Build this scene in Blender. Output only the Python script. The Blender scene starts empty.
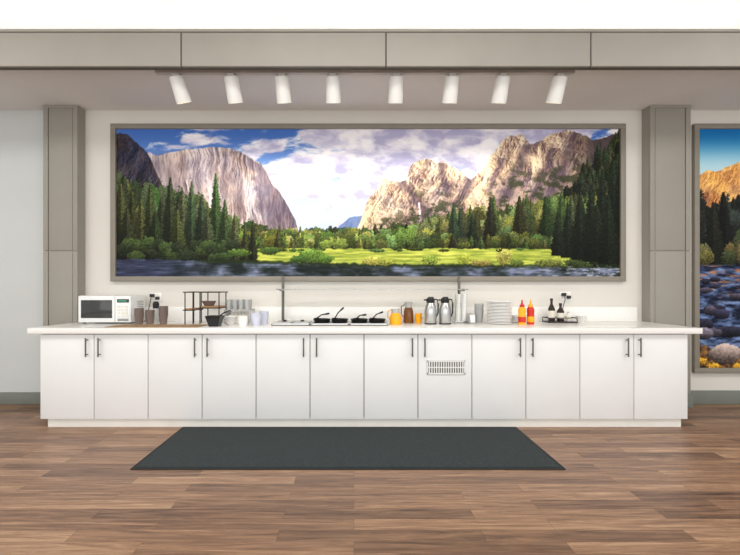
import bpy, bmesh, math, random
import numpy as np
from mathutils import Matrix, Vector
random.seed(4)
scene = bpy.context.scene
scene.view_settings.view_transform = 'Standard'
F = 403.0; VX = 354.0; VY = 290.0; CZ = 1.25
def X(px, d): return (px - VX) * d / F
def Z(py, d): return CZ - (py - VY) * d / F
def s2l(c):
    c = c / 255.0
    return c / 12.92 if c <= 0.04045 else ((c + 0.055) / 1.055) ** 2.4
def col(r, g, b): return (s2l(r), s2l(g), s2l(b), 1)

# ---------------------------------------------------------------- materials
def mat(name, rgb, rough=0.5, metal=0.0, trans=0.0, var=0.06, scale=8.0, bump=0.0, bscale=60, ior=1.45, coat=0.0, emis=0):
    m = bpy.data.materials.new(name); m.use_nodes = True
    nt = m.node_tree; b = nt.nodes['Principled BSDF']
    c = col(*rgb)
    tc = nt.nodes.new('ShaderNodeTexCoord')
    n = nt.nodes.new('ShaderNodeTexNoise'); n.inputs['Scale'].default_value = scale
    n.inputs['Detail'].default_value = 4
    nt.links.new(tc.outputs['Object'], n.inputs['Vector'])
    r = nt.nodes.new('ShaderNodeValToRGB')
    r.color_ramp.elements[0].position = 0.3; r.color_ramp.elements[1].position = 0.7
    r.color_ramp.elements[0].color = (c[0]*(1-var), c[1]*(1-var), c[2]*(1-var), 1)
    r.color_ramp.elements[1].color = (min(1, c[0]*(1+var)), min(1, c[1]*(1+var)), min(1, c[2]*(1+var)), 1)
    nt.links.new(n.outputs['Fac'], r.inputs['Fac'])
    nt.links.new(r.outputs['Color'], b.inputs['Base Color'])
    b.inputs['Roughness'].default_value = rough
    b.inputs['Metallic'].default_value = metal
    b.inputs['Transmission Weight'].default_value = trans
    b.inputs['IOR'].default_value = ior
    b.inputs['Coat Weight'].default_value = coat
    if emis:
        b.inputs['Emission Color'].default_value = c
        b.inputs['Emission Strength'].default_value = emis
    if bump:
        n2 = nt.nodes.new('ShaderNodeTexNoise'); n2.inputs['Scale'].default_value = bscale
        nt.links.new(tc.outputs['Object'], n2.inputs['Vector'])
        bp = nt.nodes.new('ShaderNodeBump'); bp.inputs['Strength'].default_value = bump
        bp.inputs['Distance'].default_value = 0.01
        nt.links.new(n2.outputs['Fac'], bp.inputs['Height'])
        nt.links.new(bp.outputs['Normal'], b.inputs['Normal'])
    return m

def wood_floor():
    m = bpy.data.materials.new('wood_plank_floor'); m.use_nodes = True
    nt = m.node_tree; N = nt.nodes; L = nt.links; b = N['Principled BSDF']
    tc = N.new('ShaderNodeTexCoord')
    br = N.new('ShaderNodeTexBrick')
    br.inputs['Scale'].default_value = 1; br.inputs['Brick Width'].default_value = 1.05
    br.inputs['Row Height'].default_value = 0.1; br.inputs['Mortar Size'].default_value = 0.0008
    br.inputs['Mortar Smooth'].default_value = 0.3
    br.offset = 0.37; br.offset_frequency = 2
    br.inputs['Color1'].default_value = (0, 0, 0, 1); br.inputs['Color2'].default_value = (1, 1, 1, 1)
    br.inputs['Mortar'].default_value = (0.5, 0.5, 0.5, 1)
    L.new(tc.outputs['Object'], br.inputs['Vector'])
    mp = N.new('ShaderNodeMapping'); mp.inputs['Scale'].default_value = (1.9, 30, 1)
    L.new(tc.outputs['Object'], mp.inputs['Vector'])
    ng = N.new('ShaderNodeTexNoise'); ng.noise_dimensions = '4D'
    ng.inputs['Scale'].default_value = 1.0; ng.inputs['Detail'].default_value = 8; ng.inputs['Roughness'].default_value = 0.7
    ng.inputs['Distortion'].default_value = 1.2
    L.new(mp.outputs['Vector'], ng.inputs['Vector'])
    mu = N.new('ShaderNodeMath'); mu.operation = 'MULTIPLY'; mu.inputs[1].default_value = 37
    L.new(br.outputs['Color'], mu.inputs[0]); L.new(mu.outputs[0], ng.inputs['W'])
    a = N.new('ShaderNodeMath'); a.operation = 'MULTIPLY'; a.inputs[1].default_value = 0.42
    L.new(br.outputs['Color'], a.inputs[0])
    g = N.new('ShaderNodeMath'); g.operation = 'MULTIPLY_ADD'; g.inputs[1].default_value = 1.9
    L.new(ng.outputs['Fac'], g.inputs[0]); L.new(a.outputs[0], g.inputs[2])
    s = N.new('ShaderNodeMath'); s.operation = 'SUBTRACT'; s.inputs[1].default_value = 0.66
    L.new(g.outputs[0], s.inputs[0])
    r = N.new('ShaderNodeValToRGB'); cr = r.color_ramp
    cr.elements[0].position = 0.03; cr.elements[0].color = col(74, 53, 41)
    cr.elements[1].position = 1.0; cr.elements[1].color = col(188, 154, 122)
    e = cr.elements.new(0.35); e.color = col(116, 87, 67)
    e = cr.elements.new(0.65); e.color = col(149, 115, 88)
    L.new(s.outputs[0], r.inputs['Fac'])
    mx = N.new('ShaderNodeMixRGB'); mx.inputs['Color2'].default_value = col(66, 47, 37)
    L.new(br.outputs['Fac'], mx.inputs['Fac']); L.new(r.outputs['Color'], mx.inputs['Color1'])
    L.new(mx.outputs['Color'], b.inputs['Base Color'])
    b.inputs['Roughness'].default_value = 0.38
    bp = N.new('ShaderNodeBump'); bp.inputs['Strength'].default_value = 0.15; bp.inputs['Distance'].default_value = 0.004
    L.new(ng.outputs['Fac'], bp.inputs['Height']); L.new(bp.outputs['Normal'], b.inputs['Normal'])
    return m

M = {}
M['wall'] = mat('cream_wall_paint', (218, 214, 205), 0.8, var=0.02, scale=2, bump=0.1, bscale=180)
M['wall_g'] = mat('light_grey_wall_paint', (198, 201, 198), 0.8, var=0.02, scale=2, bump=0.1, bscale=180)
M['ceil'] = mat('soffit_ceiling_paint', (220, 217, 214), 0.85, var=0.02, scale=2)
M['ceil_up'] = mat('textured_ceiling', (232, 232, 229), 0.9, var=0.05, scale=30, bump=1.0, bscale=40)
M['taupe'] = mat('taupe_paint', (161, 157, 147), 0.6, var=0.03, scale=3)
M['taupe_c'] = mat('column_taupe_paint', (149, 145, 135), 0.6, var=0.03, scale=3)
M['taupe_d'] = mat('dark_taupe_gap', (88, 86, 80), 0.7)
M['base'] = mat('grey_green_trim', (118, 122, 114), 0.6, var=0.04)
M['frame'] = mat('frame_taupe', (136, 130, 118), 0.55, var=0.04)
M['door'] = mat('white_laminate', (233, 233, 231), 0.45, var=0.015, scale=3)
M['gapd'] = mat('cabinet_gap_shadow_board', (90, 86, 82), 0.8)
M['plinth'] = mat('plinth_white', (226, 223, 214), 0.6, var=0.04, scale=6)
M['top'] = mat('white_quartz', (241, 239, 234), 0.2, var=0.03, scale=60)
M['handle'] = mat('brushed_nickel_dark', (110, 104, 98), 0.35, metal=0.8)
M['steel'] = mat('stainless_steel', (190, 190, 188), 0.28, metal=0.95, var=0.08)
M['steel_d'] = mat('steel_shadowed', (110, 108, 104), 0.4, metal=0.7)
M['black'] = mat('black_plastic', (26, 26, 28), 0.35)
M['white'] = mat('white_ceramic', (238, 237, 233), 0.25, var=0.02)
M['bluew'] = mat('pale_blue_white', (205, 208, 222), 0.3, var=0.04)
M['glass'] = mat('clear_glass', (240, 245, 245), 0.03, trans=0.95, var=0.0)
M['frost'] = mat('clear_plastic', (225, 226, 224), 0.2, trans=0.6, var=0.02)
M['smoke'] = mat('smoky_plastic', (140, 122, 114), 0.2, trans=0.35, var=0.1)
M['darkglass'] = mat('dark_oven_glass', (58, 60, 58), 0.12, var=0.1)
M['mwhite'] = mat('microwave_white', (232, 233, 231), 0.35, var=0.01)
M['grey'] = mat('mid_grey_plastic', (140, 140, 138), 0.5)
M['orange'] = mat('orange_juice', (246, 172, 20), 0.3, var=0.08)
M['amber'] = mat('amber_syrup', (120, 72, 28), 0.15, var=0.2)
M['red'] = mat('ketchup_red', (204, 40, 22), 0.35)
M['yellow'] = mat('mustard_yellow', (246, 176, 22), 0.35)
M['bamboo'] = mat('bamboo_slat', (158, 128, 92), 0.6, var=0.25, scale=40)
M['woodsh'] = mat('shelf_wood', (168, 128, 84), 0.5, var=0.2, scale=30)
M['mat'] = mat('charcoal_carpet_mat', (48, 56, 57), 0.95, var=0.4, scale=130, bump=0.6, bscale=300)
M['matr'] = mat('rubber_mat_border', (34, 38, 39), 0.85)
M['brownb'] = mat('dark_bottle_brown', (44, 28, 20), 0.15)
M['label'] = mat('paper_label', (226, 220, 205), 0.6)
M['lampw'] = mat('white_metal_lamp', (238, 237, 231), 0.4, var=0.01)
M['track'] = mat('track_rail_grey', (190, 186, 182), 0.5)
M['green'] = mat('display_green', (60, 150, 110), 0.4)
M['glow'] = mat('led_strip', (255, 251, 245), 0.5, emis=18)
M['lampglow'] = mat('lamp_lens', (255, 244, 220), 0.5, emis=3)

# ---------------------------------------------------------------- builder
class B:
    def __init__(s, name): s.name = name; s.bm = bmesh.new(); s.mats = []
    def _m(s, m):
        if m not in s.mats: s.mats.append(m)
        return s.mats.index(m)
    def _merge(s, t, m, M4=None):
        i = s._m(m)
        for f in t.faces: f.material_index = i
        if M4 is not None: bmesh.ops.transform(t, matrix=M4, verts=t.verts)
        bmesh.ops.recalc_face_normals(t, faces=t.faces)
        me = bpy.data.meshes.new('tmp'); t.to_mesh(me); s.bm.from_mesh(me)
        bpy.data.meshes.remove(me); t.free()
    def box(s, x0, x1, y0, y1, z0, z1, m, bev=0.0, M4=None):
        t = bmesh.new(); bmesh.ops.create_cube(t, size=1)
        bmesh.ops.scale(t, vec=(x1-x0, y1-y0, z1-z0), verts=t.verts)
        if bev: bmesh.ops.bevel(t, geom=t.edges[:], offset=bev, segments=2, affect='EDGES', profile=0.5)
        bmesh.ops.translate(t, vec=((x0+x1)/2, (y0+y1)/2, (z0+z1)/2), verts=t.verts)
        s._merge(t, M[m], M4)
    def lathe(s, cx, cy, prof, m, seg=28, M4=None, rot=None, sx=1.0, sy=1.0):
        t = bmesh.new(); rings = []
        for r, z in prof:
            if r <= 1e-6: rings.append([t.verts.new((0, 0, z))])
            else: rings.append([t.verts.new((r*sx*math.cos(2*math.pi*k/seg), r*sy*math.sin(2*math.pi*k/seg), z)) for k in range(seg)])
        for a, b in zip(rings[:-1], rings[1:]):
            for k in range(seg):
                k2 = (k+1) % seg
                if len(a) == 1 and len(b) == 1: continue
                if len(a) == 1: t.faces.new((a[0], b[k], b[k2]))
                elif len(b) == 1: t.faces.new((a[k], b[0], a[k2]))
                else: t.faces.new((a[k], a[k2], b[k2], b[k]))
        if rot is not None: bmesh.ops.transform(t, matrix=rot, verts=t.verts)
        bmesh.ops.translate(t, vec=(cx, cy, 0), verts=t.verts)
        s._merge(t, M[m], M4)
    def tube(s, pts, r, m, seg=8, M4=None):
        t = bmesh.new(); pts = [Vector(p) for p in pts]; rings = []
        for i, p in enumerate(pts):
            d = (pts[min(i+1, len(pts)-1)] - pts[max(i-1, 0)]).normalized()
            up = Vector((0, 0, 1)) if abs(d.z) < 0.9 else Vector((0, 1, 0))
            a = d.cross(up).normalized(); b = d.cross(a).normalized()
            rings.append([t.verts.new(p + (a*math.cos(2*math.pi*k/seg) + b*math.sin(2*math.pi*k/seg))*r) for k in range(seg)])
        for a, b in zip(rings[:-1], rings[1:]):
            for k in range(seg): t.faces.new((a[k], a[(k+1) % seg], b[(k+1) % seg], b[k]))
        t.faces.new(rings[0]); t.faces.new(list(reversed(rings[-1])))
        s._merge(t, M[m], M4)
    def done(s, parent=None, origin=None):
        vs = [v.co for v in s.bm.verts]
        if origin is None:
            mn = [min(v[i] for v in vs) for i in range(3)]; mx = [max(v[i] for v in vs) for i in range(3)]
            origin = Vector(((mn[0]+mx[0])/2, (mn[1]+mx[1])/2, mn[2]))
        bmesh.ops.translate(s.bm, vec=-Vector(origin), verts=s.bm.verts)
        me = bpy.data.meshes.new(s.name); s.bm.to_mesh(me); s.bm.free()
        for m in s.mats: me.materials.append(m)
        for p in me.polygons: p.use_smooth = True
        me.set_sharp_from_angle(angle=math.radians(35))
        o = bpy.data.objects.new(s.name, me); scene.collection.objects.link(o); o.location = origin
        if parent: o.parent = parent; o.matrix_parent_inverse = Matrix.Translation(parent.location).inverted()
        return o
def empty(name, loc):
    e = bpy.data.objects.new(name, None); e.location = loc; e.empty_display_size = 0.1
    scene.collection.objects.link(e); return e

# ---------------------------------------------------------------- room
WD = 4.42; CEIL = 3.22; UP = 3.75; XL = -7.0; XR = 7.5
b = B('floor'); b.box(XL, XR, -3, WD+0.15, -0.1, 0, 'door'); fl = b.done(origin=(0, 0, 0))
fl.data.materials.clear(); fl.data.materials.append(wood_floor())
c0, c1, c2, c3 = -3.31, -2.945, 3.155, 3.585     # column x ranges
b = B('wall_back'); b.box(c0+0.1, c3-0.1, WD, WD+0.15, 0, UP, 'wall'); b.done()
b = B('wall_left'); b.box(XL, c0+0.1, WD, WD+0.15, 0, UP, 'wall_g'); b.done()
b = B('wall_right'); b.box(c3-0.1, XR, WD, WD+0.15, 0, UP, 'wall'); b.done()
b = B('ceiling_soffit'); b.box(XL, XR, 3.466, WD, CEIL, CEIL+0.03, 'ceil'); b.done()
b = B('ceiling'); b.box(XL, XR, -3, WD+0.15, UP, UP+0.1, 'ceil_up'); b.done()
# columns
for n, (a, c) in enumerate([(c0, c1), (c2, c3)]):
    b = B('column')
    b.box(a, c, 4.305, WD, 0, CEIL, 'taupe_c')
    zj = Z(251, 4.29)
    for z0, z1 in [(0.0, zj-0.004), (zj+0.004, CEIL)]:
        b.box(a, a+0.05, 4.29, 4.305, z0, z1, 'taupe_c', 0.003)
        b.box(c-0.05, c, 4.29, 4.305, z0, z1, 'taupe_c', 0.003)
        b.box(a+0.056, c-0.056, 4.295, 4.305, z0+0.004, z1-0.004, 'taupe_c', 0.003)
    b.box(a-0.004, c+0.004, 4.286, 4.306, CEIL-0.03, CEIL, 'taupe_c', 0.003)
    b.done()
# baseboards
b = B('baseboard_left'); b.box(XL, c0, WD-0.02, WD, 0, 0.13, 'base', 0.004); b.done()
b = B('baseboard_right'); b.box(c3, XR, WD-0.02, WD, 0, 0.15, 'base', 0.004); b.done()
b = B('baseboard_column_right'); b.box(c2+0.0, c3+0.012, 4.272, 4.29, 0, 0.15, 'base', 0.004); b.done()
b = B('baseboard_column_left'); b.box(c0-0.012, c1, 4.272, 4.29, 0, 0.13, 'base', 0.004); b.done()
# beam with panels
b = B('ceiling_beam')
zb0, zb1 = 3.14, 3.452
b.box(XL, XR, 3.412, 3.46, zb0+0.002, zb1-0.002, 'taupe_d')
pw = 205*3.4/F; xs = X(386, 3.4)
k = -4
while xs + k*pw < XR:
    x0 = max(XL, xs+k*pw+0.006); x1 = min(XR, xs+(k+1)*pw-0.006)
    if x1 > x0: b.box(x0, x1, 3.4, 3.425, zb0+0.0, zb1-0.03, 'taupe', 0.003)
    k += 1
b.box(XL, XR, 3.395, 3.46, zb1-0.024, zb1, 'taupe', 0.004)
b.box(XL, XR, 3.455, 3.465, zb0, CEIL+0.1, 'taupe_d')
b.done()
b = B('led_cove_light'); b.box(XL, XR, 3.56, 3.60, CEIL+0.03, CEIL+0.05, 'glow'); b.done()

# track lights
b = B('track_light')
ty = 3.62; TC = CEIL-0.001
b.box(X(156, ty), X(574, ty), ty-0.018, ty+0.018, TC-0.028, TC, 'track', 0.002)
heads = [(175, 181, -0.2), (230, 232, -0.10), (281, 282, -0.05), (332, 333, -0.02), (396, 396, 0), (452, 451, 0.03), (503, 501, 0.06), (560, 557, 0.08)]
for p0, p1, tl in heads:
    x = X(p0+0.5, ty)
    b.box(x-0.03, x+0.03, ty-0.015, ty+0.015, CEIL-0.045, CEIL-0.027, 'lampw', 0.004)
    b.tube([(x, ty, CEIL-0.04), (x, ty, CEIL-0.07)], 0.009, 'lampw')
    R_ = Matrix.Rotation(tl, 4, 'Y') @ Matrix.Rotation(math.radians(24), 4, 'X')
    T = Matrix.Translation((x, ty, CEIL-0.044)) @ R_
    b.lathe(0, 0, [(0, 0), (0.045, 0), (0.058, -0.006), (0.062, -0.02), (0.068, -0.225), (0.064, -0.225), (0.06, -0.19), (0, -0.19)], 'lampw', M4=T)
    b.lathe(0, 0, [(0.058, -0.193), (0, -0.196)], 'lampglow', M4=T)
b.done()

# ---------------------------------------------------------------- procedural painting
TN = {}
def vnoise(x, y, seed):
    seed = int(seed) % 997
    if seed not in TN: TN[seed] = np.random.default_rng(seed).random((256, 256))
    T = TN[seed]
    xi = np.floor(x).astype(int); yi = np.floor(y).astype(int)
    fx = x-xi; fy = y-yi; fx = fx*fx*(3-2*fx); fy = fy*fy*(3-2*fy)
    g = lambda a, c: T[(a) % 256, (c) % 256]
    return (g(xi, yi)*(1-fx)+g(xi+1, yi)*fx)*(1-fy)+(g(xi, yi+1)*(1-fx)+g(xi+1, yi+1)*fx)*fy
def fbm(x, y, seed, o=5, gain=0.55):
    s = 0; a = 0.5; t = 0
    for i in range(o):
        s = s+a*vnoise(x*2**i+i*17.3, y*2**i+i*9.1, seed+i); t += a; a *= gain
    return s/t
def ridged(x, y, seed, o=5, gain=0.6):
    s = 0; a = 0.5; t = 0
    for i in range(o):
        s = s+a*(1-np.abs(2*vnoise(x*2**i+i*13.7, y*2**i+i*5.1, seed+i)-1)); t += a; a *= gain
    return s/t
def sm(a, b2, v):
    t = np.clip((v-a)/(b2-a), 0, 1); return t*t*(3-2*t)
def mixc(A, c, m):
    c = np.array(c, float); return A*(1-m[..., None]) + c*m[..., None]
class Paint:
    def __init__(s, x0, x1, y0, y1, res):
        s.x0, s.y0, s.res = x0, y0, res
        s.W = int((x1-x0)*res); s.H = int((y1-y0)*res)
        s.PX, s.PY = np.meshgrid(x0+(np.arange(s.W)+.5)/res, y0+(np.arange(s.H)+.5)/res)
        s.A = np.zeros((s.H, s.W, 3))
    def rock(s, pts, lit, sh, seed, jag=2.0, dirx=0.9, contrast=1.0, mode='crag', hard=0.16):
        px, py = zip(*pts)
        rid = np.interp(s.PX[0], px, py, left=999, right=999) + (fbm(s.PX[0]/5, s.PX[0]*0, seed, 5, .6)-.5)*2*jag
        m = sm(-0.4, 0.5, s.PY-rid[None, :])
        wx = (fbm(s.PX/20, s.PY/20, seed+5, 3)-.5)*14
        if mode == 'sheer': u = (s.PX+wx*0.6)/9; v = s.PY/42
        else: u = (s.PX+0.45*s.PY+wx)/15; v = (s.PY-0.15*s.PX+wx*0.5)/24
        h = ridged(u, v, seed+20, 6, 0.62)
        g = np.gradient(h, axis=1)*dirx+np.gradient(h, axis=0)*0.35
        g = g/(g.std()+1e-6)
        big = fbm(s.PX/30+3, s.PY/40, seed+33, 3)-.5
        fine = fbm(s.PX/1.3, s.PY/(3.2 if mode == 'sheer' else 1.6), seed+60, 3)-.5
        li = 0.6+g*hard*contrast+big*0.8*contrast+fine*0.5+(h-0.6)*1.1
        li = np.clip(li, 0, 1)[..., None]
        c = np.array(sh, float)*(1-li)+np.array(lit, float)*li
        tint = (fbm(s.PX/12, s.PY/16, seed+80, 4)-.5)[..., None]*np.array([26, 4, -26.])
        c = c+tint
        s.A = s.A*(1-m[..., None])+c*m[..., None]
        return m, rid
    def fir(s, x, yt, yb, hw, c, seed, lit=1.35):
        r = s.res
        i0 = max(0, int((x-hw-2-s.x0)*r)); i1 = min(s.W, int((x+hw+2-s.x0)*r)+1)
        j0 = max(0, int((yt-1-s.y0)*r)); j1 = min(s.H, int((yb+1-s.y0)*r)+1)
        if i1 <= i0 or j1 <= j0: return
        px = s.PX[j0:j1, i0:i1]; py = s.PY[j0:j1, i0:i1]
        t = np.clip((py-yt)/(yb-yt), 0, 1)
        w = hw*(0.06+0.94*np.minimum(1, t*1.25)**0.85)
        nz = fbm((px-x)/1.6+seed % 313, py/1.1, 17, 3)
        w = w*(0.45+1.05*nz)
        m = sm(0.4, -0.4, np.abs(px-x)-w) * (py > yt)*(py < yb)
        sh = 0.45+1.1*fbm(px/1.1+seed % 77, py/0.9, 5, 3)
        sh = sh*np.where(px < x, 0.82, lit*0.82)*(1.08-0.45*t)
        cc = np.array(c, float)[None, None, :]*sh[..., None]
        s.A[j0:j1, i0:i1] = s.A[j0:j1, i0:i1]*(1-m[..., None])+cc*m[..., None]
    def bush(s, x, y, rx, ry, c, seed, rocky=False):
        r = s.res; k = 1.5
        i0 = max(0, int((x-rx*k-s.x0)*r)); i1 = min(s.W, int((x+rx*k-s.x0)*r)+1)
        j0 = max(0, int((y-ry*k-s.y0)*r)); j1 = min(s.H, int((y+ry*k-s.y0)*r)+1)
        if i1 <= i0 or j1 <= j0: return
        px = s.PX[j0:j1, i0:i1]; py = s.PY[j0:j1, i0:i1]
        rg = 0.7 if rocky else 1.7
        d = ((px-x)/rx)**2+((py-y)/ry)**2 + (fbm(px/(3. if rocky else 1.8)+seed % 55, py/1.8, seed, 3)-.5)*rg
        m = sm(1.1, 0.85, d)
        if rocky: sh = 0.75+0.5*fbm(px/2, py/2, seed+3, 4)-0.55*(py-y)/ry+0.12*(px-x)/rx
        else: sh = 0.5+0.95*fbm(px/1.0+seed % 31, py/0.9, seed+3, 3)-0.3*(py-y)/ry
        sh = np.clip(sh, 0.15, 1.6)
        cc = np.array(c, float)[None, None]*sh[..., None]
        s.A[j0:j1, i0:i1] = s.A[j0:j1, i0:i1]*(1-m[..., None])+cc*m[..., None]
def color_mesh(name, P, xw0, xw1, zt, zb, y, parent, boost=1.0):
    W, H = P.W, P.H
    xs = np.linspace(xw0, xw1, W); zs = np.linspace(zt, zb, H)
    gx, gz = np.meshgrid(xs, zs)
    co = np.stack([gx, np.full_like(gx, y), gz], -1).reshape(-1, 3).astype(np.float32)
    idx = np.arange(W*H).reshape(H, W)
    f = np.stack([idx[1:, :-1], idx[1:, 1:], idx[:-1, 1:], idx[:-1, :-1]], -1).reshape(-1, 4)
    me = bpy.data.meshes.new(name)
    me.vertices.add(W*H); me.vertices.foreach_set('co', co.ravel())
    n = len(f); me.loops.add(n*4); me.loops.foreach_set('vertex_index', f.ravel().astype(np.int32))
    me.polygons.add(n); me.polygons.foreach_set('loop_start', (np.arange(n)*4).astype(np.int32))
    me.update(calc_edges=True)
    a = np.clip(P.A/255*boost, 0, 1)
    a = a*0.45+0.55*(a*a*(3-2*a))        # print contrast
    lin = np.where(a <= 0.04045, a/12.92, ((a+0.055)/1.055)**2.4)
    rgba = np.concatenate([lin, np.ones((H, W, 1))], -1).astype(np.float32)
    at = me.color_attributes.new('paint', 'FLOAT_COLOR', 'POINT'); at.data.foreach_set('color', rgba.ravel())
    m = bpy.data.materials.new(name+'_print'); m.use_nodes = True; nt = m.node_tree
    vc = nt.nodes.new('ShaderNodeVertexColor'); vc.layer_name = 'paint'
    bs = nt.nodes['Principled BSDF']; nt.links.new(vc.outputs['Color'], bs.inputs['Base Color'])
    bs.inputs['Roughness'].default_value = 0.6; bs.inputs['Specular IOR Level'].default_value = 0.12
    me.materials.append(m)
    o = bpy.data.objects.new(name, me); scene.collection.objects.link(o)
    o.parent = parent; o.matrix_parent_inverse = Matrix.Translation(parent.location).inverted()
    return o

# main valley mural ---------------------------------------------
P = Paint(118, 618, 130, 277, 2.0); PX, PY = P.PX, P.PY
t = sm(125, 222, PY)[..., None]
P.A = np.array([78, 112, 174.])*(1-t)+np.array([184, 202, 230.])*t
G = lambda cx, cy, sx, sy: np.exp(-((PX-cx)/sx)**2-((PY-cy)/sy)**2)
wz = (fbm(PX/30, PY/20, 99, 4)-.5)*20
n = fbm((PX+wz)/40+PY/60, (PY+wz*.4)/15, 101, 7, 0.58)
bias = -0.02+0.28*G(350, 165, 90, 34)+0.28*G(450, 145, 80, 26)+0.25*G(540, 132, 60, 14)+0.2*G(330, 195, 60, 18)+0.18*G(215, 142, 50, 7)-0.27*G(150, 134, 50, 9)-0.26*G(262, 140, 30, 9)-0.10*G(300, 206, 10, 10)+0.16*G(300, 170, 30, 14)
cm = sm(0.44, 0.6, n+bias)
cs = np.clip((fbm((PX+wz)/18+3, PY/9, 133, 6)-.5)*2.6+.52, 0, 1)[..., None]
cc = np.array([246, 240, 240.])*cs+np.array([170, 165, 190.])*(1-cs)
P.A = P.A*(1-cm[..., None]*0.93)+cc*cm[..., None]*0.93
P.rock([(325, 240), (338, 228), (348, 219), (354, 217), (362, 216), (370, 226), (380, 240)], (120, 136, 172), (84, 96, 130), 61, 1.2)
P.rock([(300, 234), (312, 228), (330, 230), (345, 227), (360, 232)], (90, 106, 106), (56, 72, 70), 67, 1.5)
# sheer granite wall
P.rock([(130, 180), (146, 158), (151, 153), (160, 157), (168, 154), (185, 151), (205, 149), (218, 148), (230, 149), (241, 153), (250, 158), (262, 165), (268, 173), (272, 183), (280, 192), (287, 203), (291, 211), (296, 220), (299, 232)],
       (224, 208, 200), (102, 90, 96), 11, 1.2, dirx=-0.9, contrast=1.1, mode='sheer', hard=0.15)
edge = np.interp(PY, [150, 165, 175, 195, 232], [244, 250, 254, 256, 264])+(fbm(PX*0, PY/5, 12, 3)-.5)*8
rid = np.interp(PX[0], [230, 241, 250, 262, 268, 272, 280, 287, 291, 296, 299], [149, 153, 158, 165, 173, 183, 192, 203, 211, 220, 232])
m = sm(-2, 4, PX-edge)*sm(0.5, 1.5, PY-rid[None, :])*(PX < 300)
P.A = mixc(P.A, (92, 84, 100), m*0.55)
for (x_, y_, rx_, ry_) in [(172, 176, 10, 20), (200, 186, 7, 22), (226, 180, 5, 26), (240, 196, 6, 22), (186, 166, 4, 16), (213, 170, 3, 16), (160, 168, 5, 12)]:
    g = G(x_, y_, rx_, ry_)*sm(150, 156, PY); P.A = mixc(P.A, (100, 90, 98), g*0.6)
P.rock([(117, 137), (122, 134), (130, 136), (138, 143), (146, 150), (152, 158), (156, 168), (166, 190), (180, 215)], (92, 84, 90), (36, 34, 46), 23, 2.0, contrast=1.0)
# cathedral rocks
m, rid = P.rock([(355, 232), (360, 222), (364, 212), (368, 200), (376, 190), (383, 180), (392, 181), (400, 184), (406, 180), (410, 168), (414, 163), (420, 161), (428, 160), (436, 165), (442, 163), (450, 167), (460, 173), (470, 180), (478, 172), (486, 166), (490, 157), (497, 149), (502, 141), (510, 137), (520, 136), (528, 145), (540, 141), (550, 135), (565, 131), (580, 135), (590, 142), (604, 138), (619, 134)],
       (240, 214, 178), (106, 84, 84), 31, 2.2, dirx=-1.0, contrast=1.15, hard=0.22)
depth = PY-rid[None, :]
P.A = mixc(P.A, (102, 88, 98), m*sm(16, 54, depth)*0.48)
for gx0, gy0, gx1, gy1, w in [(400, 182, 428, 215, 5), (470, 178, 452, 215, 6), (528, 143, 500, 205, 7), (575, 134, 545, 200, 8), (440, 165, 446, 195, 4), (500, 160, 486, 195, 4), (552, 150, 530, 200, 5)]:
    tt = np.clip((PY-gy0)/(gy1-gy0), 0, 1); xc = gx0+(gx1-gx0)*tt+(fbm(PX*0, PY/6, 71, 3)-.5)*12
    g = np.exp(-((PX-xc)/w)**2)*(PY > gy0-1)*sm(gy1+10, gy1-8, PY)*m
    P.A = mixc(P.A, (76, 64, 78), g*0.66)
P.A = mixc(P.A, (66, 60, 66), m*sm(566, 594, PX)*0.85)
g = np.exp(-((PX-418.5-(PY-203)*0.06)/0.9)**2)*sm(202, 204, PY)*sm(222, 214, PY)
P.A = mixc(P.A, (245, 240, 245), g)
sc = sm(0.48, 0.6, fbm(PX/7, PY/5, 88, 6, .65))*m*sm(14, 50, depth)
P.A = mixc(P.A, (62, 68, 48), sc*0.8)
def carpet(pts, c, seed, jag=3):
    px, py = zip(*pts)
    rd = np.interp(PX[0], px, py, left=999, right=999)+(fbm(PX[0]/2.0, PX[0]*0, seed, 3)-.5)*2*jag
    mk = sm(-.5, .5, PY-rd[None, :]); sh = (0.3+1.1*fbm(PX/2.2, PY/3.2, seed+2, 4))[..., None]
    P.A = P.A*(1-mk[..., None])+np.array(c, float)*sh*mk[..., None]
carpet([(117, 172), (135, 186), (160, 190), (200, 205), (240, 226), (300, 234), (360, 233), (400, 227), (450, 219), (500, 211), (560, 200), (590, 176), (618, 152)], (48, 58, 40), 201, 4)
R = random.Random(5)
vv = lambda c, k=0.3: (lambda: tuple(v*q for v, q in zip(c, (lambda a: (a*R.uniform(.9, 1.15), a, a*R.uniform(.85, 1.1)))(R.uniform(1-k, 1+k)))))
I = lambda xs, ys: (lambda x: float(np.interp(x, xs, ys)))
def forest(n, xa, xb, topf, basef, hwf, colf, pb=0.35):
    T = []
    for _ in range(n):
        x = R.uniform(xa, xb); T.append((basef(x), x, topf(x)))
    T.sort()
    for yb, x, yt in T:
        if R.random() < pb:
            h = (yb-yt); rr = min(7, h*0.28+1.5)
            P.bush(x, yt+h*0.3, rr, h*0.36, colf(), R.randrange(900))
            P.bush(x+R.uniform(-3, 3), yt+h*0.6, rr*1.2, h*0.35, colf(), R.randrange(900))
        else: P.fir(x, yt, yb, hwf(yb-yt), colf(), R.randrange(1 << 20))
lt = I([118, 150, 200, 240], [174, 188, 198, 222])
forest(220, 118, 250, lambda x: lt(x)+R.uniform(-2, 34), lambda x: R.uniform(232, 258), lambda h: h*0.16+1.5, vv((66, 78, 54)), 0.4)
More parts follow.
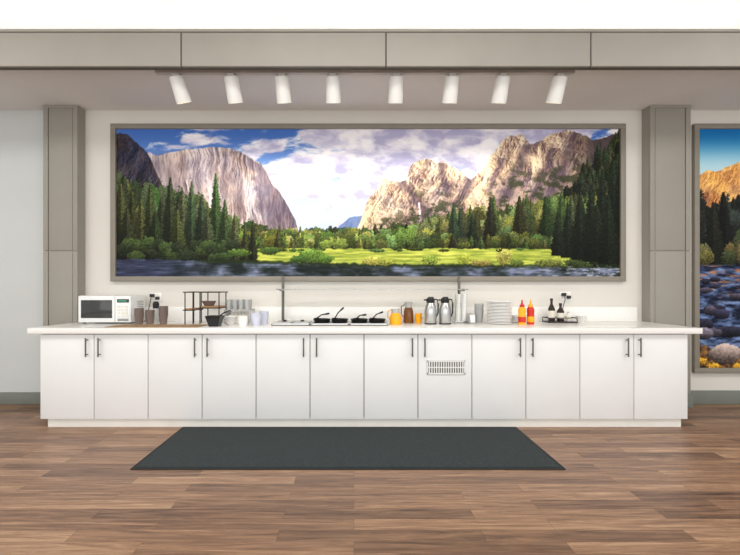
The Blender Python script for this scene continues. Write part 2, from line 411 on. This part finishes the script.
# dark wooded slope, right edge
slope = I([555, 575, 595, 618], [204, 182, 160, 138])
T = sorted([(slope(x)+R.uniform(12, 80), x) for x in [R.uniform(556, 620) for _ in range(220)]])
for yb, x in T:
    hh = R.uniform(14, 28); P.fir(x, yb-hh, yb, hh*0.2+1, vv((52, 60, 46), .35)(), R.randrange(99999))
ct = I([240, 300, 360, 420, 480, 560, 618], [228, 230, 230, 220, 211, 200, 196])
forest(420, 240, 618, lambda x: ct(x)+R.uniform(-4, 18), lambda x: R.uniform(243, 250), lambda h: h*0.16+1.2, vv((80, 88, 58), .38), 0.35)
forest(110, 240, 430, lambda x: R.uniform(229, 239), lambda x: R.uniform(249, 251), lambda h: h*0.2+1, vv((92, 104, 62), .36), 0.5)
forest(26, 425, 580, lambda x: ct(x)-R.uniform(-2, 12), lambda x: R.uniform(248, 251), lambda h: h*0.14+1, vv((58, 66, 46)), 0)
forest(60, 425, 600, lambda x: R.uniform(232, 240), lambda x: R.uniform(249, 251), lambda h: h*0.22+1, vv((72, 80, 50)), 0.7)
# meadow
mk = sm(248.2, 249.4, PY+(fbm(PX/5, PY*0, 77, 4)-.5)*3)*sm(188, 200, PX)
st = np.clip((fbm(PX/14, PY/1.3, 91, 5)-.5)*2+.55, 0, 1)[..., None]
P.A = P.A*(1-mk[..., None])+(np.array([198, 200, 104.])*st+np.array([116, 132, 62.])*(1-st))*mk[..., None]
for _ in range(22):
    x_ = R.uniform(205, 610); P.bush(x_, R.uniform(249, 251), R.uniform(3, 9), R.uniform(1.2, 2.2), vv((70, 84, 50))(), R.randrange(900))
# foreground left forest
for x, yt, hw in [(123, 184, 11), (134, 192, 10), (143, 200, 10), (152, 184, 9), (163, 198, 10), (172, 178, 10), (184, 190, 11), (193, 182, 9), (203, 196, 10), (217, 174, 9), (226, 200, 9), (236, 214, 7), (246, 226, 5), (254, 220, 5), (129, 208, 11), (157, 212, 11), (179, 210, 10), (209, 214, 10)]:
    P.fir(x, yt, 262, hw, vv((58, 68, 48), .2)(), R.randrange(99999), 1.5)
for x in range(120, 238, 6):
    P.bush(x, 250+R.uniform(-7, 7), 8, 6, (68, 80, 50) if R.random() < .4 else (50, 58, 42), R.randrange(900))
# river with reflections
bank = np.interp(PX, [118, 160, 200, 260, 320, 360, 420, 480, 540, 600, 618], [259.5, 259.5, 260.5, 261.5, 263, 264.5, 265, 265.5, 265.5, 266, 267]) + (fbm(PX/5, PX*0, 55, 4)-.5)*3
mk = sm(-0.4, 0.4, PY-bank)
rp = fbm(PX/12, PY/0.9, 66, 4)[..., None]; rf = np.clip((fbm(PX/16, PY/9, 69, 4)-.5)*2.6+.42, 0, 1)[..., None]
wc = np.array([44, 52, 50.])*(1-rf)+np.array([112, 118, 136.])*rf
wc = wc*(0.6+0.8*rp)
lf = sm(230, 150, PX)[..., None]*0.8; wc = wc*(1-lf)+np.array([66, 70, 92.])*(0.55+0.9*rp)*lf
P.A = P.A*(1-mk[..., None])+wc*mk[..., None]
P.A = mixc(P.A, (50, 60, 38), sm(2.6, 0.6, np.abs(PY-bank-0.6))*0.8*sm(190, 210, PX))
rap = sm(0.56, 0.68, fbm(PX/7, PY/1.0, 99, 5))*mk*sm(480, 600, PX)
P.A = mixc(P.A, (200, 202, 214), rap*0.65)
for x, y, rx, ry, c in [(312, 256, 14, 7, (96, 118, 60)), (300, 259, 9, 4, (76, 98, 52)), (326, 259, 8, 4, (90, 114, 54)), (372, 261, 10, 4.5, (160, 156, 86)), (386, 262, 8, 4, (136, 140, 70)), (400, 238, 5, 9, (90, 110, 60)), (410, 236, 5, 10, (98, 118, 64)), (430, 260, 9, 4.5, (126, 140, 70)), (463, 259, 7, 5, (146, 154, 72)), (480, 263, 12, 3, (128, 120, 70)), (503, 257, 8, 8, (146, 144, 82)), (515, 263, 7, 4, (94, 106, 56)), (548, 263, 14, 4, (106, 112, 62)), (575, 263, 12, 5, (70, 80, 50)), (598, 259, 14, 8, (50, 60, 42)), (614, 262, 10, 6, (46, 54, 40)), (240, 253, 12, 4, (84, 102, 54)), (270, 251, 10, 4, (76, 94, 52)), (222, 257, 12, 4, (62, 76, 48))]:
    P.bush(x, y, rx, ry, c, R.randrange(900))
for x, yt, yb, hw in [(566, 204, 258, 8), (578, 194, 260, 10), (589, 186, 262, 10), (600, 170, 262, 12), (611, 160, 264, 13), (619, 148, 264, 13), (595, 206, 262, 11), (606, 196, 264, 12), (556, 212, 256, 7)]:
    P.fir(x, yt, yb, hw, (48, 57, 44), R.randrange(99999), 1.25)

Dm = WD
def mural(name, pl, pr, pt, pb, fw, P, boost=1.0):
    x0, x1, z1, z0 = X(pl, Dm), X(pr, Dm), Z(pt, Dm), Z(pb, Dm); w = fw*Dm/F
    e = empty(name, ((x0+x1)/2, WD, z0))
    f = B('frame')
    y0 = WD-0.045
    f.box(x0, x1, y0, WD, z1-w, z1, 'frame', 0.004); f.box(x0, x1, y0, WD, z0, z0+w, 'frame', 0.004)
    f.box(x0, x0+w, y0+.001, WD, z0+w*0.5, z1-w*0.5, 'frame', 0.004); f.box(x1-w, x1, y0+.001, WD, z0+w*0.5, z1-w*0.5, 'frame', 0.004)
    f.done(parent=e)
    color_mesh('picture', P, x0+w-0.004, x1-w+0.004, z1-w+0.004, z0+w-0.004, WD-0.02, e, boost)
mural('landscape_mural', 112.5, 623.5, 125, 281.5, 5, P, 1.02)

# right mural (tall) --------------------------------------------
Q = Paint(697, 880, 129, 369, 2.0); PX, PY = Q.PX, Q.PY
t = sm(128, 172, PY)[..., None]
Q.A = np.array([34, 114, 170.])*(1-t)+np.array([172, 204, 214.])*t
Q.rock([(690, 180), (698, 176), (706, 170), (716, 172), (726, 167), (735, 163), (745, 160), (765, 165), (790, 182), (820, 190), (850, 170), (885, 150)], (250, 192, 120), (126, 84, 64), 311, 2.0, contrast=1.1)
save = P; P = Q
carpet([(690, 196), (712, 206), (740, 196), (800, 216), (885, 196)], (44, 50, 46), 401, 5)
forest(70, 690, 885, lambda x: R.uniform(186, 226), lambda x: R.uniform(240, 268), lambda h: h*0.15+2, vv((46, 52, 48)), .3)
forest(8, 690, 885, lambda x: R.uniform(228, 248), lambda x: 268, lambda h: h*0.2+1, vv((80, 82, 58)), .6)
mk = sm(264, 267, PY)
rf = np.clip((fbm(PX/9, PY/3.0, 411, 6)-.5)*2.2+.45, 0, 1)[..., None]; c = np.array([30, 36, 54.])*(1-rf)+np.array([122, 142, 178.])*rf
P.A = P.A*(1-mk[..., None])+c*mk[..., None]
P.A = mixc(P.A, (180, 128, 92), mk*sm(0.56, 0.7, fbm(PX/9, PY/2.0, 421, 4))*sm(315, 275, PY)*0.7)
T = sorted([(R.uniform(274, 350), R.uniform(695, 882)) for _ in range(46)])
for y, x in T:
    s_ = (y-250)/60
    P.bush(x, y, R.uniform(5, 12)*s_+1, R.uniform(2.5, 4.2)*s_+1, R.choice([(74, 70, 80), (58, 58, 74), (102, 92, 92), (48, 48, 60)]), R.randrange(900), True)
fg = sm(-1, 1, PY-(346+6*np.sin(PX/14)+(fbm(PX/6, PX*0, 433, 3)-.5)*14))
rk = np.clip((ridged(PX/9, PY/7, 441, 5)-.5)*2.2, 0, 1)[..., None]
P.A = P.A*(1-fg[..., None])+(np.array([172, 132, 84.])*rk+np.array([64, 52, 46.])*(1-rk))*fg[..., None]
P.bush(724, 354, 16, 10, (140, 126, 120), 77, True); P.bush(704, 334, 9, 6, (104, 98, 108), 79, True)
for x, y in [(700, 362), (713, 367), (739, 367), (760, 360), (800, 355), (850, 362)]:
    P.bush(x, y, 7, 3.5, (190, 146, 60), R.randrange(900))
P = save
mural('tall_landscape_mural', 691.5, 886, 125, 372.5, 5, Q, 1.0)

# ---------------------------------------------------------------- counter
CT = 0.908
b = B('buffet_counter')
df = 3.66
x0 = X(40, df); x1 = X(688, df); dw = (x1-x0)/12
zt, zbm = 0.846, 0.078
b.box(x0+0.01, x1-0.01, df+0.02, 4.26, zbm+0.01, 0.857, 'gapd')
b.box(x0, x0+0.018, df+0.018, 4.265, zbm, 0.857, 'door'); b.box(x1-0.018, x1, df+0.018, 4.265, zbm, 0.857, 'door')
b.box(X(48, 3.68), X(681, 3.68), 3.68, 4.26, 0, zbm+0.012, 'plinth')
xl, xr = X(27, 3.62), X(703, 3.62)
b.box(xl, xr, 3.62, 4.268, 0.855, CT, 'top', 0.006)
b.box(c1+0.004, c2-0.004, 4.26, WD-0.002, 0.856, CT-0.0003, 'top')
for i in range(12):
    a = x0+i*dw+0.0035; c = x0+(i+1)*dw-0.0035
    b.box(a, c, df, df+0.018, zbm, zt, 'door', 0.002)
for hp in (85.5, 98, 194.5, 207, 303.5, 316.5, 412.5, 425, 520.5, 533, 628.5, 641):
    hx = X(hp, df-0.03); z1 = Z(338, df-0.03); z0 = Z(357, df-0.03)
    b.tube([(hx, df-0.03, z0), (hx, df-0.03, z1)], 0.0065, 'handle', 10)
    for zz in (z0+0.02, z1-0.02): b.tube([(hx, df-0.03, zz), (hx, df+0.003, zz)], 0.0055, 'handle')
vx0, vx1, vz0, vz1 = X(427, df), X(465, df), Z(374, df), Z(360.5, df)
b.box(vx0, vx1, df-0.004, df+0.002, vz0, vz1, 'steel_d')
b.box(vx0, vx1, df-0.01, df, vz1-0.01, vz1, 'white'); b.box(vx0, vx1, df-0.01, df, vz0, vz0+0.01, 'white')
b.box(vx0, vx0+.01, df-0.01, df, vz0, vz1, 'white'); b.box(vx1-.01, vx1, df-0.01, df, vz0, vz1, 'white')
nv = 16
for i in range(1, nv):
    xx = vx0+(vx1-vx0)*i/nv; b.box(xx-0.0045, xx+0.0045, df-0.009, df-0.002, vz0, vz1, 'white')
b.box(vx0, vx1, df-0.0095, df-0.002, (vz0+vz1)/2-0.004, (vz0+vz1)/2+0.004, 'white')
b.done()
b = B('trim_backsplash'); b.box(c1+0.006, X(638, WD-0.04), WD-0.03, WD-0.001, CT, Z(307, WD-0.03), 'top', 0.003); b.done()

# floor mat
b = B('floor_mat')
mx0, mx1 = X(131, 2.814), X(565, 2.814)
b.box(mx0, mx1, 2.80, 3.665, 0, 0.007, 'matr', 0.003)
b.box(mx0+0.025, mx1-0.025, 2.825, 3.64, 0.004, 0.011, 'mat', 0.003)
b.done()

# ---------------------------------------------------------------- counter items
b = B('microwave'); d = 4.08; x0 = X(78, d); x1 = X(131, d); z0 = CT+0.012; z1 = CT+0.285
b.box(x0, x1, d+0.012, 4.37, z0, z1, 'mwhite', 0.008)
b.box(x0+0.002, x1-0.002, d, d+0.014, z0+0.002, z1-0.002, 'mwhite', 0.005)
wx = x0+(x1-x0)*0.70
b.box(x0+0.03, wx-0.03, d-0.003, d+0.003, z0+0.045, z1-0.045, 'darkglass', 0.003)
b.box(wx-0.003, wx+0.001, d-0.001, d+0.004, z0+0.005, z1-0.005, 'grey')
b.box(wx+0.02, x1-0.02, d-0.002, d+0.003, z1-0.07, z1-0.035, 'darkglass')
b.box(wx+0.035, x1-0.045, d-0.003, d+0.003, z1-0.06, z1-0.045, 'green')
for r_ in range(4):
    for c_ in range(3):
        b.box(wx+0.024+c_*0.038, wx+0.052+c_*0.038, d-0.003, d+0.003, z0+0.055+r_*0.032, z0+0.075+r_*0.032, 'label', 0.002)
b.box(wx+0.025, x1-0.025, d-0.003, d+0.003, z0+0.015, z0+0.04, 'grey', 0.003)
for i in range(7):
    b.box(x1-0.001, x1+0.002, 4.2, 4.32, z0+0.1+i*0.018, z0+0.106+i*0.018, 'grey')
for xx in (x0+0.04, x1-0.04):
    for yy in (d+0.04, 4.33): b.lathe(xx, yy, [(0, CT), (0.014, CT), (0.014, z0+0.002), (0, z0+0.002)], 'black', 12)
b.done()

def outlet(px, py):
    b = B('wall_outlet'); x = X(px, WD); z = Z(py, WD)
    b.box(x-0.06, x+0.06, WD-0.006, WD, z-0.045, z+0.045, 'white', 0.003)
    for dx in (-0.028, 0.028):
        b.box(x+dx-0.018, x+dx+0.018, WD-0.009, WD-0.004, z-0.03, z+0.03, 'label', 0.003)
    b.box(x-0.028-0.02, x-0.028+0.02, WD-0.05, WD-0.008, z-0.0, z+0.035, 'black', 0.006)
    b.box(x+0.028-0.018, x+0.028+0.018, WD-0.045, WD-0.008, z-0.03, z+0.005, 'black', 0.006)
    b.tube([(x-0.028, WD-0.045, z+0.01), (x-0.03, WD-0.06, z-0.04), (x-0.05, WD-0.055, z-0.12), (x-0.06, WD-0.05, z-0.2), (x-0.1, WD-0.05, CT+0.006)], 0.004, 'black')
    b.done()
outlet(156, 297); outlet(565, 296)

def cup_stack(name, px, d, r, h, m, n=5, z=CT, rtop=None):
    b = B(name); x = X(px, d); rt = rtop or r; rb = r*0.74; ch = h*0.62; st = (h-ch)/max(1, n-1)
    for i in range(n):
        zz = z+i*st
        b.lathe(x, d, [(0, zz+0.002), (rb, zz+0.002), (rt, zz+ch), (rt+0.002, zz+ch), (rt+0.002, zz+ch-0.004), (rb+0.0015, zz), (0, zz)], m, 24)
    return b.done()
b = B('bamboo_placemat'); mx0, mx1 = X(106, 3.7), X(199, 3.7)
for i in range(14):
    y = 3.67+i*0.02; b.box(mx0, mx1, y, y+0.0185, CT, CT+0.006, 'bamboo', 0.0015)
for xx in (mx0+0.1, (mx0+mx1)/2, mx1-0.1): b.box(xx-0.003, xx+0.003, 3.67, 3.948, CT+0.0055, CT+0.0075, 'woodsh')
b.done()
for px, d, h in [(139, 4.02, 0.16), (150, 4.06, 0.14), (163.5, 4.06, 0.18)]:
    cup_stack('tumbler_stack', px, d, 0.043, h, 'smoke', 4)
b = B('sugar_shaker'); x = X(156, 4.24)
b.lathe(x, 4.24, [(0, CT), (0.035, CT), (0.037, CT+0.02), (0.03, CT+0.15), (0, CT+0.15)], 'frost'); b.lathe(x, 4.24, [(0.031, CT+0.15), (0.033, CT+0.2), (0.02, CT+0.22), (0, CT+0.225)], 'black'); b.done()

def riser(px0, px1, y0, y1, h, shelf):
    b = B('display_riser'); x0 = X(px0, y0); x1 = X(px1, y0); z1 = CT+h
    r = 0.006
    for y in (y0, y1):
        b.tube([(x0, y, CT), (x0, y, z1), ], r, 'black'); b.tube([(x1, y, CT), (x1, y, z1)], r, 'black')
        for z in (z1, CT+shelf): b.tube([(x0-.02, y, z), (x1+.02, y, z)], r, 'black')
    for x in (x0, x1):
        for z in (z1, CT+shelf): b.tube([(x, y0, z), (x, y1, z)], r*.9, 'black')
    b.box(x0-0.01, x1+0.01, y0+0.006, y1-0.006, CT+shelf+0.004, CT+shelf+0.018, 'woodsh', 0.002)
    b.box(x0+0.02, x1-0.02, y0+0.01, y1-0.01, z1-0.004, z1+0.008, 'woodsh', 0.002)
    b.done()
riser(185, 193, 4.02, 4.24, 0.32, 0.14)
riser(200, 219, 4.06, 4.28, 0.32, 0.16)
b = B('serving_bowl'); x = X(209, 4.17); z = CT+0.179
b.lathe(x, 4.17, [(0, z), (0.045, z), (0.075, z+0.05), (0.07, z+0.05), (0.042, z+0.008), (0, z+0.008)], 'smoke'); b.done()
b = B('condiment_crock'); x = X(215, 3.8); T = Matrix.Translation((x, 3.8, CT)) @ Matrix.Rotation(math.pi/4, 4, 'Z')
b.lathe(0, 0, [(0, 0), (0.06, 0), (0.065, 0.01), (0.1, 0.1), (0.094, 0.1), (0.06, 0.02), (0, 0.02)], 'black', 4, M4=T)
b.lathe(0, 0, [(0.09, 0.088), (0, 0.095)], 'label', 4, M4=T)
b.tube([(x+0.02, 3.8, CT+0.08), (x+0.09, 3.79, CT+0.13), (x+0.15, 3.78, CT+0.15)], 0.006, 'black'); b.done()
b = B('glass_riser_shelf'); x0, x1 = X(224.5, 4.12), X(250, 4.12)
b.box(x0, x1, 4.1, 4.34, CT+0.13, CT+0.142, 'frost', 0.002)
b.box(x0, x0+0.01, 4.1, 4.34, CT, CT+0.13, 'frost'); b.box(x1-0.01, x1, 4.1, 4.34, CT, CT+0.13, 'frost'); b.done()
b = B('juice_glasses')
for i in range(4):
    for j in range(2):
        xx = x0+0.035+i*0.063; yy = 4.15+j*0.1; z = CT+0.1425
        b.lathe(xx, yy, [(0, z), (0.022, z), (0.028, z+0.1), (0.026, z+0.1), (0.02, z+0.008), (0, z+0.008)], 'frost', 20)
b.done()
b = B('creamer_box'); b.box(x0+0.03, x1-0.04, 4.16, 4.3, CT, CT+0.09, 'label', 0.004)
for i in range(5): b.lathe(x0+0.055+i*0.04, 4.2, [(0, CT+.09), (0.014, CT+.09), (0.018, CT+0.108), (0, CT+0.11)], 'white', 14)
b.done()
cup_stack('coffee_cup_stack', 243, 3.82, 0.045, 0.095, 'white', 3)
cup_stack('coffee_cup_stack', 256, 3.90, 0.05, 0.12, 'bluew', 4)
cup_stack('coffee_cup_stack', 264, 4.04, 0.045, 0.13, 'bluew', 4)
b = B('soup_bowl_stack'); x = X(231, 3.98)
for i in range(3):
    z = CT+i*0.02; b.lathe(x, 3.98, [(0, z), (0.03, z), (0.06, z+0.045), (0.057, z+0.045), (0.028, z+0.006), (0, z+0.006)], 'white')
b.done()

b = B('buffet_food_well')
x0, x1, y0, y1 = X(272, 3.9), X(388, 3.9), 3.86, 4.22; n = 3; w = (x1-x0)/n
b.box(x0, x1, y0, y1, CT, CT+0.008, 'steel_d')
zt = CT+0.022
b.box(x0, x1, y0, y0+0.025, CT, zt, 'steel', 0.003); b.box(x0, x1, y1-0.025, y1, CT, zt, 'steel', 0.003)
for i in range(n+1):
    xx = x0+i*w; b.box(max(x0, xx-0.014), min(x1, xx+0.014), y0, y1, CT, zt-0.0005, 'steel', 0.003)
for i in range(n):
    for k in range(2):
        a0 = x0+i*w+0.02+k*(w/2-0.01); a1 = a0+w/2-0.03
        if (i, k) in ((1, 0), (1, 1), (2, 0), (2, 1)):
            cx = (a0+a1)/2
            b.lathe(cx, 4.03, [(0.0, CT+0.008), (0.07, CT+0.008), (0.088, CT+0.055), (0.082, CT+0.055), (0.066, CT+0.042), (0, CT+0.038)], 'black', 24)
        else:
            b.box(a0, a1, y0+0.04, y1-0.04, CT+0.008, CT+0.028, 'steel', 0.004)
            b.lathe((a0+a1)/2, 4.05, [(0.018, CT+0.028), (0.02, CT+0.04), (0, CT+0.045)], 'black', 14)
def ladle(px0, py0, d0, px1, py1, d1):
    p0 = Vector((X(px0, d0), d0, Z(py0, d0))); p1 = Vector((X(px1, d1), d1, Z(py1, d1)))
    mid = (p0+p1)/2+Vector((0, 0, 0.012))
    b.tube([p0, mid, p1], 0.006, 'black')
    b.tube([p1, p1+(p1-mid).normalized()*0.04], 0.009, 'black')
    b.lathe(0, 0, [(0, -0.02), (0.02, -0.016), (0.034, 0.0), (0.03, 0.0), (0.018, -0.012), (0, -0.015)], 'black', 18, M4=Matrix.Translation(p0))
ladle(317, 318, 4.0, 326, 314, 3.92); ladle(335, 318, 4.05, 341, 310, 4.0); ladle(357, 318, 4.0, 363, 315, 3.94); ladle(373, 318, 4.03, 380, 313, 3.95)
b.done()

# sneeze guard
b = B('sneeze_guard'); d = 4.2; xa, xb = X(283, d+.1), X(459, d+.1)
for xx in (xa, xb):
    b.lathe(xx, d+0.1, [(0, CT), (0.03, CT), (0.03, CT+0.008), (0.015, CT+0.012), (0.015, Z(277, d+.1)), (0.010, Z(276, d+.1)), (0, Z(276, d+.1))], 'steel_d', 16)
    b.tube([(xx, d+0.1, 1.245), (xx, d-0.16, 1.245)], 0.008, 'steel')
b.box(xa-0.02, xb+0.02, d-0.18, d+0.08, 1.252, 1.26, 'glass', 0.002)
b.done()

b = B('juice_carafe'); d = 4.0; x = X(395.5, d)
b.lathe(x, d, [(0, CT), (0.054, CT), (0.058, CT+0.01), (0.058, CT+0.07), (0.043, CT+0.115), (0, CT+0.115)], 'orange')
b.lathe(x, d, [(0.043, CT+0.115), (0.04, CT+0.13), (0.046, CT+0.155), (0.043, CT+0.155), (0.037, CT+0.13), (0.039, CT+0.116)], 'frost')
b.tube([(x-0.045, d, CT+0.145), (x-0.075, d, CT+0.13), (x-0.078, d, CT+0.08), (x-0.056, d, CT+0.05)], 0.006, 'orange'); b.done()
b = B('syrup_pitcher'); d = 4.2; x = X(408.5, d)
b.lathe(x, d, [(0, CT), (0.05, CT), (0.054, CT+0.01), (0.05, CT+0.12), (0.038, CT+0.16), (0, CT+0.16)], 'amber')
b.lathe(x, d, [(0.038, CT+0.16), (0.036, CT+0.18), (0.044, CT+0.215), (0.041, CT+0.215), (0.033, CT+0.18), (0.035, CT+0.161)], 'frost')
b.tube([(x-0.035, d, CT+0.19), (x-0.075, d, CT+0.17), (x-0.075, d, CT+0.09), (x-0.05, d, CT+0.06)], 0.006, 'amber'); b.done()
cup_stack('juice_tumbler', 418.5, 4.16, 0.036, 0.1, 'orange', 2)
for px in (430.5, 445):
    b = B('thermal_carafe'); d = 4.05; x = X(px, d)
    b.lathe(x, d, [(0, CT), (0.054, CT), (0.058, CT+0.008), (0.06, CT+0.14), (0.055, CT+0.17), (0.04, CT+0.205), (0.036, CT+0.215)], 'steel')
    b.lathe(x, d, [(0.038, CT+0.213), (0.042, CT+0.22), (0.042, CT+0.25), (0.03, CT+0.265), (0, CT+0.268)], 'black')
    b.lathe(x, d, [(0.0555, CT), (0.0595, CT+0.001), (0.0595, CT+0.012)], 'black')
    b.box(x-0.068, x-0.03, d-0.012, d+0.012, CT+0.235, CT+0.25, 'black', 0.005)
    b.tube([(x+0.03, d, CT+0.25), (x+0.065, d-0.01, CT+0.245), (x+0.075, d-0.01, CT+0.2), (x+0.073, d-0.01, CT+0.11), (x+0.056, d, CT+0.07)], 0.008, 'black')
    b.box(x-0.02, x+0.03, d-0.01, d+0.01, CT+0.262, CT+0.274, 'black', 0.004)
    b.done()
b = B('cup_lid_dispenser'); d = 4.22; x = X(461, d)
b.box(x-0.062, x+0.062, d-0.03, d+0.03, CT, CT+0.02, 'steel', 0.004)
for dx in (-0.03, 0.03):
    for k in range(14):
        z = CT+0.02+k*0.02; b.lathe(x+dx, d, [(0.0, z), (0.026, z), (0.029, z+0.014), (0.027, z+0.019), (0, z+0.0195)], 'white', 18)
for dx, dy in ((-0.06, 0), (0.06, 0), (0, 0.025), (0, -0.025)): b.tube([(x+dx, d+dy, CT+0.02), (x+dx, d+dy, CT+0.31)], 0.003, 'steel')
b.done()
cup_stack('tumbler_stack', 479, 4.2, 0.044, 0.2, 'frost', 5)
b = B('napkin_dispenser'); x = X(471.5, 4.1)
b.box(x-0.03, x+0.03, 4.06, 4.18, CT, CT+0.1, 'steel', 0.008); b.box(x-0.018, x+0.018, 4.055, 4.062, CT+0.02, CT+0.085, 'white'); b.done()
b = B('plate_stack'); d = 4.12; x = X(499, d)
for k in range(16):
    z = CT+k*0.0145; r = 0.122 if k % 5 else 0.126
    b.lathe(x+R.uniform(-.002, .002), d, [(0, z), (0.07, z), (0.078, z+0.002), (r, z+0.006), (r, z+0.0135), (r-0.004, z+0.0135), (0.075, z+0.006), (0, z+0.005)], 'white', 36)
b.done()
b = B('side_plate_stack'); d = 4.32; x = X(515, d)
for k in range(6):
    z = CT+k*0.013; b.lathe(x, d, [(0, z), (0.04, z), (0.07, z+0.006), (0.068, z+0.0125), (0.04, z+0.005), (0, z+0.005)], 'white', 28)
b.done()
def squeeze(name, px, m, cap, d=4.0, h=0.19, r=0.036):
    b = B(name); x = X(px, d)
    b.lathe(x, d, [(0, CT), (r*.95, CT), (r, CT+0.01), (r, CT+h*0.45), (r*.9, CT+h*0.55), (r, CT+h*0.66), (r*.97, CT+h*0.82), (r*.6, CT+h*0.92), (0, CT+h*0.92)], m)
    b.lathe(x, d, [(r*.64, CT+h*0.9), (r*.64, CT+h*1.02), (r*.3, CT+h*1.06), (r*.16, CT+h*1.28), (0, CT+h*1.3)], cap)
    b.lathe(x, d, [(r*1.01, CT+h*0.12), (r*1.02, CT+h*0.13), (r*1.02, CT+h*0.4), (r*1.01, CT+h*0.41)], 'red' if m == 'yellow' else 'yellow')
    b.done()
squeeze('mustard_bottle', 522, 'yellow', 'red')
squeeze('ketchup_bottle', 530.5, 'red', 'yellow', 4.03)
b = B('condiment_caddy'); d = 4.27; x0, x1 = X(546, d), X(573, d)
b.box(x0, x1, d-0.08, d+0.08, CT, CT+0.012, 'black', 0.004)
for yy in (d-0.08, d+0.08): b.tube([(x0, yy, CT+0.05), (x1, yy, CT+0.05)], 0.004, 'black')
for xx in (x0, x1):
    b.tube([(xx, d-0.08, CT+0.05), (xx, d+0.08, CT+0.05)], 0.004, 'black')
    for yy in (d-0.08, d+0.08): b.tube([(xx, yy, CT), (xx, yy, CT+0.05)], 0.004, 'black')
b.done()
for px, m, h, r in [(551.5, 'brownb', 0.24, 0.032), (560.5, 'brownb', 0.19, 0.034), (568.5, 'label', 0.1, 0.024)]:
    b = B('sauce_bottle' if m == 'brownb' else 'salt_shaker'); x = X(px, d); z = CT+0.0125
    b.lathe(x, d, [(0, z), (r, z), (r*1.05, z+0.01), (r*1.05, z+h*0.55), (r*.4, z+h*0.75), (r*.36, z+h*0.9), (0, z+h*0.9)], m)
    b.lathe(x, d, [(r*.45, z+h*0.88), (r*.45, z+h), (0, z+h)], 'black' if m == 'brownb' else 'steel', 16)
    if m == 'brownb': b.lathe(x, d, [(r*1.06, z+h*0.15), (r*1.07, z+h*0.16), (r*1.07, z+h*0.45), (r*1.06, z+h*0.46)], 'label')
    b.done()
b = B('soup_bowl_stack'); x = X(581, 4.28)
for i in range(3):
    z = CT+i*0.014; b.lathe(x, 4.28, [(0, z), (0.03, z), (0.055, z+0.04), (0.052, z+0.04), (0.028, z+0.006), (0, z+0.006)], 'white')
b.done()

# ---------------------------------------------------------------- lights
w = bpy.data.worlds.new('World'); scene.world = w; w.use_nodes = True
bg = w.node_tree.nodes['Background']; bg.inputs['Color'].default_value = (0.97, 0.985, 1.0, 1); bg.inputs['Strength'].default_value = 0.92
def area(name, loc, rot, sx, sy, e, c=(1, 0.98, 0.95)):
    l = bpy.data.lights.new(name, 'AREA'); l.shape = 'RECTANGLE'; l.size = sx; l.size_y = sy; l.energy = e; l.color = c
    o = bpy.data.objects.new(name, l); o.location = loc; o.rotation_euler = rot; scene.collection.objects.link(o)
for i, xx in enumerate((-4, 0, 4)):
    area('added_ceiling_fill', (xx, 1.6, 3.7), (0, 0, 0), 2.2, 1.2, 62)  # unseen area lamps added overhead for soft, even room light
area('added_rear_fill', (0, -2.6, 1.9), (math.radians(90), 0, 0), 12, 2.8, 190, (0.99, 0.99, 1))  # broad fill lamp added behind the camera, no window modelled there
for p0, p1, tl in heads:
    l = bpy.data.lights.new('track_spot', 'SPOT'); l.energy = 18; l.spot_size = math.radians(95); l.spot_blend = 1; l.shadow_soft_size = 0.05; l.color = (1, .96, .9)
    o = bpy.data.objects.new('track_spot', l); x = X(p0, ty); o.location = (x, ty+0.13, 2.9)
    o.rotation_euler = (math.radians(36), 0, 0); scene.collection.objects.link(o)

# ---------------------------------------------------------------- camera
cd = bpy.data.cameras.new('Camera'); cam = bpy.data.objects.new('Camera', cd); scene.collection.objects.link(cam)
cam.location = (0, 0, CZ); cam.rotation_euler = (math.radians(90), 0, 0)
cd.sensor_width = 36; cd.lens = 36*F/740; cd.shift_x = (370-VX)/740; cd.shift_y = (VY-277.5)/740
scene.camera = cam
